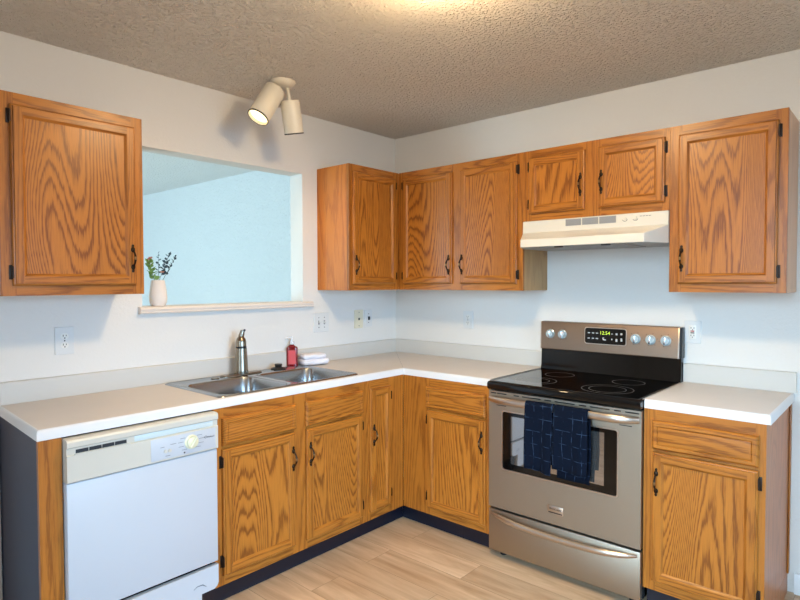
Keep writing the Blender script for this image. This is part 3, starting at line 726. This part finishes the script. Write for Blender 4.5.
m.build('push_button', CREAM_APP, con)
m = MB(); add_text(m, 'Whirlpool', 0.0080, X1-0.036, YF-0.0099, 0.774); m.tube([(X1-0.058+0.006*math.cos(q),YF-0.0100,0.776+0.004*math.sin(q)) for q in [i*0.6 for i in range(10)]], 0.0009, 6)
m.build('logo', SLOT, fp)
m = MB(); lp = [(X0,0.217),(X1,0.217),(X1,0.140),(X1-0.006,0.126),(X1-0.020,0.117),(X1-0.078,0.117),(X1-0.078,0.020),(X0,0.020)]
m.extr([(x,z) for x,z in lp], 'y', YF, YF+0.02); kp = m.build('access_panel', WHITE_APP, dw)
m = MB(); m.tube([(X1-0.115,YF-0.0006,0.148),(X1-0.098,YF-0.0008,0.157),(X1-0.075,YF-0.0008,0.155),(X1-0.058,YF-0.0006,0.142)], [0.0006,0.0016,0.0022,0.0010], 6); m.build('scuff_mark', GREY_PLAS, kp)
m = MB(); m.box(X1-0.070, X1-0.006, YF+0.025, YF+0.060, 0.0, 0.115); m.build('toe_kick', VINYL, dw)

# ================================================================== RANGE HOOD (local wall-B frame)
hd = thing('range_hood', 'cream under-cabinet range hood above the stove', 'range hood', (0,0,0), RB)
m = MB(); a0, a1 = 1.209, 1.965
Z0, Z1 = 1.597, 1.7465
def hl(x0, x1, y, z): return (x0, y, z), (x1, y, z)
b0, b1 = 1.283, 1.907
v = [(a0,-0.002,Z0),(a1,-0.002,Z0),(a1,-0.300,Z0),(b1,-0.455,Z0),(b0,-0.455,Z0),(a0,-0.300,Z0),      # 0-5 bottom
     (a0,-0.002,Z1),(a1,-0.002,Z1),(a1,-0.300,Z1),(a0,-0.300,Z1),                                       # 6-9 top
     (a1,-0.300,1.682),(a0,-0.300,1.682),                                                               # 10,11 foot of front face
     (b1,-0.455,1.637),(b0,-0.455,1.637)]                                                               # 12,13 lip top
f = [(6,9,8,7),(9,11,10,8),(11,13,12,10),(13,4,3,12),(10,12,3,2),(11,5,4,13),(0,6,7,1),(1,7,8,10,2),(0,5,11,9,6)]
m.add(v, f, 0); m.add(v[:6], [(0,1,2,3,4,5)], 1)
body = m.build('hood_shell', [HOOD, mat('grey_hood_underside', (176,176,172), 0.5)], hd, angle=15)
bv = body.modifiers.new('edge_round', 'BEVEL'); bv.width = 0.004; bv.segments = 2; bv.limit_method = 'ANGLE'
for k in range(3):
    x = 1.460+k*0.0895; m = MB(); m.box(x, x+0.083, -0.3022, -0.2995, 1.707, 1.7405)
    for q in range(7): m.box(x+0.002, x+0.081, -0.3034, -0.302, 1.7085+q*0.0046, 1.7100+q*0.0046)
    m.build('vent_grille', GRILLE, hd)
for x in (1.765, 1.815):
    m = MB(); m.lathe([(0.001,0),(0.0085,0),(0.008,0.006),(0.001,0.007)], (x,-0.3003,1.722), (0,-1,0), 16); m.build('switch_button', HOOD, hd)
for x in (1.765, 1.815):
    m = MB(); m.tube([(x+0.0125*math.cos(math.radians(200+k*12)), -0.3005, 1.722+0.0125*math.sin(math.radians(200+k*12))) for k in range(13)], 0.0009, 6)
    m.build('switch_print', DARKRIM, hd)
m = MB()
for k in range(4): m.box(1.835+k*0.014, 1.845+k*0.014, -0.3012, -0.2998, 1.7285, 1.7305)
m.build('lettering', DARKRIM, hd)
m = MB(); m.box(1.36, 1.80, -0.40, -0.10, 1.5925, 1.5968, 0, 0.001); m.build('filter', GRILLE, hd)
for x in (1.48, 1.72):
    m = MB(); m.box(x-0.02, x+0.02, -0.43, -0.41, 1.590, 1.5968, 0, 0.001); m.build('filter_clip', DARKRIM, hd)

# ================================================================== STOVE (local wall-B frame, x = distance from corner)
sv = thing('stove', 'stainless steel electric stove with black glass cooktop between the base cabinets', 'stove', (0,0,0), RB)
s0, s1 = 1.1905, 1.9555; FY = -0.605
m = MB(); m.box(s0+0.002, s1-0.002, -0.572, -0.010, 0.03, 0.880); m.build('oven_body', BLACKENAM, sv)
for x, y in ((s0+0.05,-0.54),(s1-0.05,-0.54),(s0+0.05,-0.08),(s1-0.05,-0.08)):
    m = MB(); m.lathe([(0.001,0),(0.018,0),(0.018,0.012),(0.010,0.014),(0.010,0.0302),(0.001,0.0302)], (x,y,0), (0,0,1), 14); m.build('levelling_foot', BLACKPL, sv)
# storage drawer
m = MB(); m.box(s0, s1, FY, -0.574, 0.036, 0.250, 0, 0.003); dr = m.build('storage_drawer', STEEL, sv)
m = MB(); pts = []; rad = []
for k in range(25):
    t = k/24; x = s0+0.022+t*(s1-s0-0.036); e = 4*t*(1-t)
    pts.append((x, FY-0.004-0.036*min(1,e*1.5)**0.6, 0.233-0.020*e)); rad.append(0.006+0.009*min(1,e*2.0)**0.7)
m.tube(pts, rad, 14, 0, True, 0.7, (0,0,1)); m.build('drawer_handle', STEEL_BR, dr)
# oven door with window
wx0, wx1, wz0, wz1 = 1.268, 1.855, 0.467, 0.765
bm_ = MB(); DZ0, DZ1 = 0.262, 0.862
inn = [(x,z) for x,z in rrect(wx0, wx1, wz0, wz1, 0.012, 4)]
b = bmesh.new(); fr_o = [b.verts.new((x,FY,z)) for x,z in ((s0,DZ0),(s1,DZ0),(s1,DZ1),(s0,DZ1))]; fr_i = [b.verts.new((x,FY,z)) for x,z in inn]; bk_i = [b.verts.new((x,FY+0.008,z)) for x,z in inn]
bk_o = [b.verts.new((x,-0.574,z)) for x,z in ((s0,DZ0),(s1,DZ0),(s1,DZ1),(s0,DZ1))]
es = []
for r in (fr_o, fr_i):
    for k in range(len(r)): es.append(b.edges.new((r[k], r[(k+1)%len(r)])))
bmesh.ops.triangle_fill(b, use_beauty=True, use_dissolve=False, edges=es)
for k in range(4): b.faces.new((fr_o[k], fr_o[(k+1)%4], bk_o[(k+1)%4], bk_o[k]))
for k in range(len(inn)): b.faces.new((fr_i[k], fr_i[(k+1)%len(inn)], bk_i[(k+1)%len(inn)], bk_i[k]))
b.faces.new(bk_o)
bm_.addbm(b); od = bm_.build('oven_door', STEEL, sv)
m = MB(); o_ = rrect(wx0-0.003, wx1+0.003, wz0-0.003, wz1+0.003, 0.014, 4); i_ = rrect(wx0+0.003, wx1-0.003, wz0+0.003, wz1-0.003, 0.010, 4); n = len(o_)
m.add([(x,FY-0.0012,z) for x,z in o_]+[(x,FY-0.0012,z) for x,z in i_]+[(x,FY+0.0002,z) for x,z in o_]+[(x,FY+0.004,z) for x,z in i_],
      [(k,(k+1)%n,n+(k+1)%n,n+k) for k in range(n)]+[(k,2*n+k,2*n+(k+1)%n,(k+1)%n) for k in range(n)]+[(n+k,n+(k+1)%n,3*n+(k+1)%n,3*n+k) for k in range(n)])
m.build('window_trim', STEEL_BR, od)
m = MB(); m.loops([[(x,FY+0.0075,z) for x,z in rrect(wx0+0.0005,wx1-0.0005,wz0+0.0005,wz1-0.0005,0.011,4)], [(x,FY+0.003,z) for x,z in rrect(wx0+0.0005,wx1-0.0005,wz0+0.0005,wz1-0.0005,0.011,4)]])
m.build('window_border', mat('black_frit_glass', (8,7,7), 0.08), od)
m = MB(); m.box(wx0+0.050, wx1-0.062, FY+0.0018, FY+0.0029, wz0+0.036, wz1-0.022); m.build('oven_window', mat('tinted_mirror_glass', (176,172,168), 0.03, metal=0.9), od)
# vent slots along the door's top
m = MB(); x = s0+0.012
for L, g in ((0.030,0.006),(0.055,0.040),(0.030,0.018),(0.10,0.020),(0.035,0.018),(0.10,0.020),(0.035,0.018),(0.09,0.020),(0.030,0.018),(0.06,0)):
    if x+L < s1-0.005: m.box(x, x+L, FY-0.0006, FY+0.002, 0.848, 0.8535)
    x += L+g
m.build('door_vent_slots', BLACKPL, od)
m = MB()
for x in (s0+0.045, s1-0.095): m.box(x, x+0.055, FY-0.0006, FY+0.002, 0.789, 0.793)
m.build('door_lower_slots', BLACKPL, od)
m = MB(); pts = []; rad = []
for k in range(25):
    t = k/24; e = min(1, 4*t*(1-t)*2.2)**0.5
    pts.append((s0+0.010+t*(s1-s0-0.018), FY-0.010-0.034*e, 0.824)); rad.append(0.0135+0.004*e)
m.tube(pts, rad, 16, 0, True, 0.55, (0,0,1)); m.build('door_handle', STEEL_BR, od)
m = MB(); m.box(1.522, 1.601, FY-0.0026, FY-0.0004, 0.314, 0.352, 0, 0.0008); bd = m.build('badge', STEEL_BR, od)
m = MB(); add_text(m, 'FRIGIDAIRE', 0.0125, 1.5615, FY-0.0028, 0.336); m.box(1.526,1.597,FY-0.0030,FY-0.0027,0.316,0.322); m.build('badge_text', DARKRIM, bd)
# cooktop
m = MB(); cy0, cy1 = -0.622, -0.052; l = lambda o: [(s0-0.001+o, cy0+o, 0), (s1+0.001-o, cy0+o, 0), (s1+0.001-o, cy1, 0), (s0-0.001+o, cy1, 0)]
def lv_(o, z): return [(x,y,z) for x,y,_ in l(o)]
m.loops([lv_(0.004,0.871), lv_(0.0,0.876), lv_(0.0,0.900), lv_(0.003,0.909), lv_(0.010,0.914), lv_(0.016,0.9140), lv_(0.020,0.9105)], 0)
ck = m.build('cooktop_frame', BLACKENAM, sv, angle=50)
m = MB(); m.box(s0+0.021, s1-0.021, cy0+0.022, cy1-0.001, 0.9095, 0.9118); gl = m.build('cooktop_glass', BLACKGLASS, ck)
def ringm(cx, cy, r):
    n = 48; m = MB(); v = []; 
    for rr in (r, r-0.0028):
        v += [(cx+rr*math.cos(2*math.pi*k/n), cy+rr*math.sin(2*math.pi*k/n), 0.91205) for k in range(n)]
    m.add(v, [(k,(k+1)%n,n+(k+1)%n,n+k) for k in range(n)]); return m
for cx, cy, rs in ((1.385,-0.205,(0.078,)), (1.375,-0.455,(0.105,0.070)), (1.755,-0.205,(0.078,)), (1.745,-0.450,(0.118,0.085))):
    m = MB()
    for r in rs:
        q = ringm(cx, cy, r); m.add(q.v, q.f)
    m.build('burner_ring', RINGM, gl, fix=False)
for x in (s0-0.0005, s1+0.0005):
    m = MB(); m.box(x-0.0022, x+0.0022, cy0+0.03, cy1-0.01, 0.9125, 0.9152, 0, 0.0006); m.build('side_trim', STEEL_BR, ck)
# backguard
m = MB(); m.extr([(-0.006,0.905),(-0.050,0.905),(-0.050,0.916),(-0.044,0.935),(-0.040,1.034),(-0.006,1.034)], 'x', s0, s1); bg = m.build('backguard', BLACKENAM, sv)
pf = [(-0.008,1.0345),(-0.058,1.030),(-0.060,1.034),(-0.058,1.046),(-0.053,1.180),(-0.048,1.187),(-0.040,1.189),(-0.008,1.189)]
m = MB(); m.extr(pf, 'x', s0+0.006, s1-0.012); pn = m.build('control_panel', STEEL_DK, bg)
m = MB(); m.extr(pf, 'x', s1-0.012, s1-0.006); m.extr(pf, 'x', s0+0.0005, s0+0.006); m.build('panel_end_trim', STEEL_BR, bg)
m = MB(); m.extr([(-0.008,1.0345),(-0.052,1.0345),(-0.046,1.186),(-0.008,1.187)], 'x', s1-0.006, s1+0.006); m.build('panel_end_cap', BLACKPL, bg)
def py(z): return -0.058+(z-1.046)/(1.180-1.046)*0.005
m = MB(); lp = rrect(1.458, 1.690, 1.076, 1.168, 0.014, 4)
m.loops([[(x,py(z)+0.001,z) for x,z in lp], [(x,py(z)-0.002,z) for x,z in lp]]); m.build('display_bezel', STEEL_BR, pn)
m = MB(); lp = rrect(1.4625, 1.6855, 1.0805, 1.1635, 0.011, 4); m.loops([[(x,py(z)-0.0018,z) for x,z in lp], [(x,py(z)-0.0030,z) for x,z in lp]]); dp = m.build('display', BLACKGLASS, pn)
m = MB(); add_text(m, '12:54', 0.026, 1.573, py(1.138)-0.0032, 1.139); m.build('clock_digits', mat('green_digits', (170,200,60), 0.4, emit=0.9), dp)
m = MB()
for x in (1.484, 1.508, 1.530): 
    for z in (1.137, 1.108): m.box(x-0.0065, x+0.0065, py(z)-0.0036, py(z)-0.0031, z-0.003, z+0.003)
for x, z, w, h in ((1.612,1.137,.003,.003),(1.612,1.108,.003,.004),(1.637,1.137,.005,.005),(1.637,1.104,.005,.008),(1.663,1.139,.005,.005),(1.663,1.108,.005,.008),(1.565,1.112,.004,.003),(1.572,1.103,.009,.0025)):
    m.box(x-w, x+w, py(z)-0.0036, py(z)-0.0031, z-h, z+h)
m.build('display_print', mat('pale_print', (190,190,186), 0.5), dp)
for x in (1.254, 1.328, 1.736, 1.812, 1.886):
    z = 1.119; m = MB(); m.lathe([(0.001,0),(0.0255,0),(0.0255,0.004),(0.022,0.006),(0.0205,0.020),(0.018,0.022),(0.001,0.022)], (x,py(z),z), (0,-1,0), 24)
    kb = m.build('knob', KNOBM, pn)
    m = MB(); m.box(x-0.0045, x+0.0045, py(z)-0.028, py(z)-0.0215, z-0.019, z+0.019, 0, 0.002); m.build('knob_grip', CHROME, kb)
    m = MB()
    for da in (0, 60, 120, 180, 240, 300):
        a = math.radians(da+20); m.box(x+math.sin(a)*0.033-0.0018, x+math.sin(a)*0.033+0.0018, py(z)-0.0016, py(z)+0.0006, z+math.cos(a)*0.033-0.0018, z+math.cos(a)*0.033+0.0018)
    m.build('knob_print', DARKRIM, pn)

# dish towels over the oven-door handle
def towel(label, x0, x1, zf, zb, off, seed):
    """x in stove frame; zf front hem, zb rear hem"""
    yc, zc, r = FY-0.044, 0.824, 0.0235+off
    path = []
    nf = 16
    for k in range(nf): path.append((yc-r*0.75, zf+(zc-zf)*k/nf))
    for k in range(9):
        a = math.pi*k/8; path.append((yc-r*0.75*math.cos(a), zc+r*math.sin(a)*0.95))
    for k in range(1, 13): path.append((yc+r*0.75, zc+(zb-zc)*k/12))
    nx = 18; v = []; uvs = []; s = 0; prev = None
    rnd = random.Random(seed); ph = rnd.uniform(0,6)
    for j, (y, z) in enumerate(path):
        if prev: s += math.hypot(y-prev[0], z-prev[1])
        prev = (y, z)
        for i in range(nx+1):
            t = i/nx; x = x0+(x1-x0)*t
            drop = max(0, (zc-z))/0.33
            front = j < nf
            yy = y+(-1 if front else 0.25)*drop*(0.006+0.006*math.sin(t*7.5+ph)+0.003*math.sin(t*17+ph))
            xx = x+drop*0.006*math.sin(z*19+ph)*(t-0.3)
            zz = z+(0.006*math.sin(t*4+ph)*drop if front else 0)
            v.append((xx, yy, zz)); uvs.append((x-x0+0.004*math.sin(z*30), s))
    me = bpy.data.meshes.new('dish_towel'); f = [(j*(nx+1)+i, j*(nx+1)+i+1, (j+1)*(nx+1)+i+1, (j+1)*(nx+1)+i) for j in range(len(path)-1) for i in range(nx)]
    me.from_pydata(v, [], f); ul = me.uv_layers.new(name='UVMap')
    for p in me.polygons:
        for li in p.loop_indices: ul.data[li].uv = uvs[me.loops[li].vertex_index]
    me.materials.append(TOWELM); me.shade_smooth(); me.update()
    o = bpy.data.objects.new('dish_towel', me); COL.objects.link(o); o.rotation_euler = (0,0,RB)
    sd = o.modifiers.new('cloth_thickness', 'SOLIDIFY'); sd.thickness = 0.0045; sd.offset = 0
    return tag(o, label, 'towel')
towel('navy dish towel with faint grid, left of the pair on the oven handle', 1.431, 1.573, 0.522, 0.560, 0.0, 1)
towel('navy windowpane-check dish towel, right of the pair on the oven handle', 1.578, 1.742, 0.548, 0.500, 0.0, 4)

# ================================================================== SPOTLIGHT FIXTURE
sp = thing('ceiling_spotlight', 'cream two-headed ceiling spotlight above the sink', 'light', (-1.278, -0.375, H))
m = MB(); m.lathe([(0.001,-0.030),(0.030,-0.029),(0.052,-0.022),(0.064,-0.010),(0.066,-0.0005),(0.001,-0.0005)], seg=32); m.build('canopy', LAMPW, sp)
def head(top, bot, r, power, pivot):
    top = Vector(top); bot = Vector(bot); ax = (bot-top); L = ax.length
    m = MB(); m.tube([pivot, Vector(pivot).lerp(top, .6)+Vector((0,0,-0.004)), top+ax*0.04], [0.008,0.009,0.010], 10); m.build('arm', LAMPW, sp)
    m = MB(); m.lathe([(0.001,0.0),(r*0.90,0.0),(r*0.98,0.006),(r,0.016),(r,L-0.003),(r*0.985,L),(r*0.93,L),(r*0.93,L-0.035),(0.001,L-0.036)], top, ax, 32)
    hs = m.build('lamp_head', LAMPW, sp)
    m = MB(); m.lathe([(r*1.005,L-0.006),(r*1.012,L-0.003),(r*1.008,L+0.0004),(r*0.94,L+0.0004),(r*0.94,L-0.006)], top, ax, 32, cap=False); m.build('rim', DARKRIM, hs)
    m = MB(); m.lathe([(0.001,L-0.010),(r*0.62,L-0.011),(r*0.88,L-0.016),(r*0.90,L-0.030),(0.001,L-0.034)], top, ax, 28)
    em, nt, b = newmat('lit_bulb'); b.inputs['Base Color'].default_value = (1,0.9,0.7,1); b.inputs['Emission Color'].default_value = (1,0.86,0.50,1); b.inputs['Emission Strength'].default_value = 1.25
    m.build('bulb', em, hs)
    d = bpy.data.lights.new('bulb_light', 'SPOT'); d.energy = power; d.color = (1.0, 0.74, 0.42); d.spot_size = math.radians(125); d.spot_blend = 0.9; d.shadow_soft_size = 0.035
    o = bpy.data.objects.new('bulb_light', d); COL.objects.link(o); o.parent = hs
    o.location = top+ax.normalized()*(L+0.004); o.rotation_euler = ax.to_track_quat('-Z','Y').to_euler()
head((-0.043,0.010,-0.050), (-0.146,0.012,-0.212), 0.055, 5, (-0.020,0.0,-0.024))
head((0.035,-0.009,-0.090), (0.078,0.010,-0.252), 0.050, 5, (0.022,-0.008,-0.024))

# ceiling lamp in the middle of the kitchen (just above the photo's frame)
cl = thing('ceiling_light', 'round white glass flush ceiling lamp in the middle of the kitchen', 'light', (-1.62, -1.66, H))
m = MB(); m.lathe([(0.001,-0.03),(0.10,-0.03),(0.11,-0.0005),(0.001,-0.0005)], seg=32); m.build('base', LAMPW, cl)
em, nt, b = newmat('lit_glass'); b.inputs['Base Color'].default_value = (1,0.9,0.75,1); b.inputs['Emission Color'].default_value = (1,0.73,0.41,1); b.inputs['Emission Strength'].default_value = 112.0
m = MB(); m.lathe([(0.001,-0.095),(0.05,-0.092),(0.095,-0.075),(0.118,-0.050),(0.122,-0.0305),(0.001,-0.0305)], seg=32); m.build('glass_shade', em, cl)
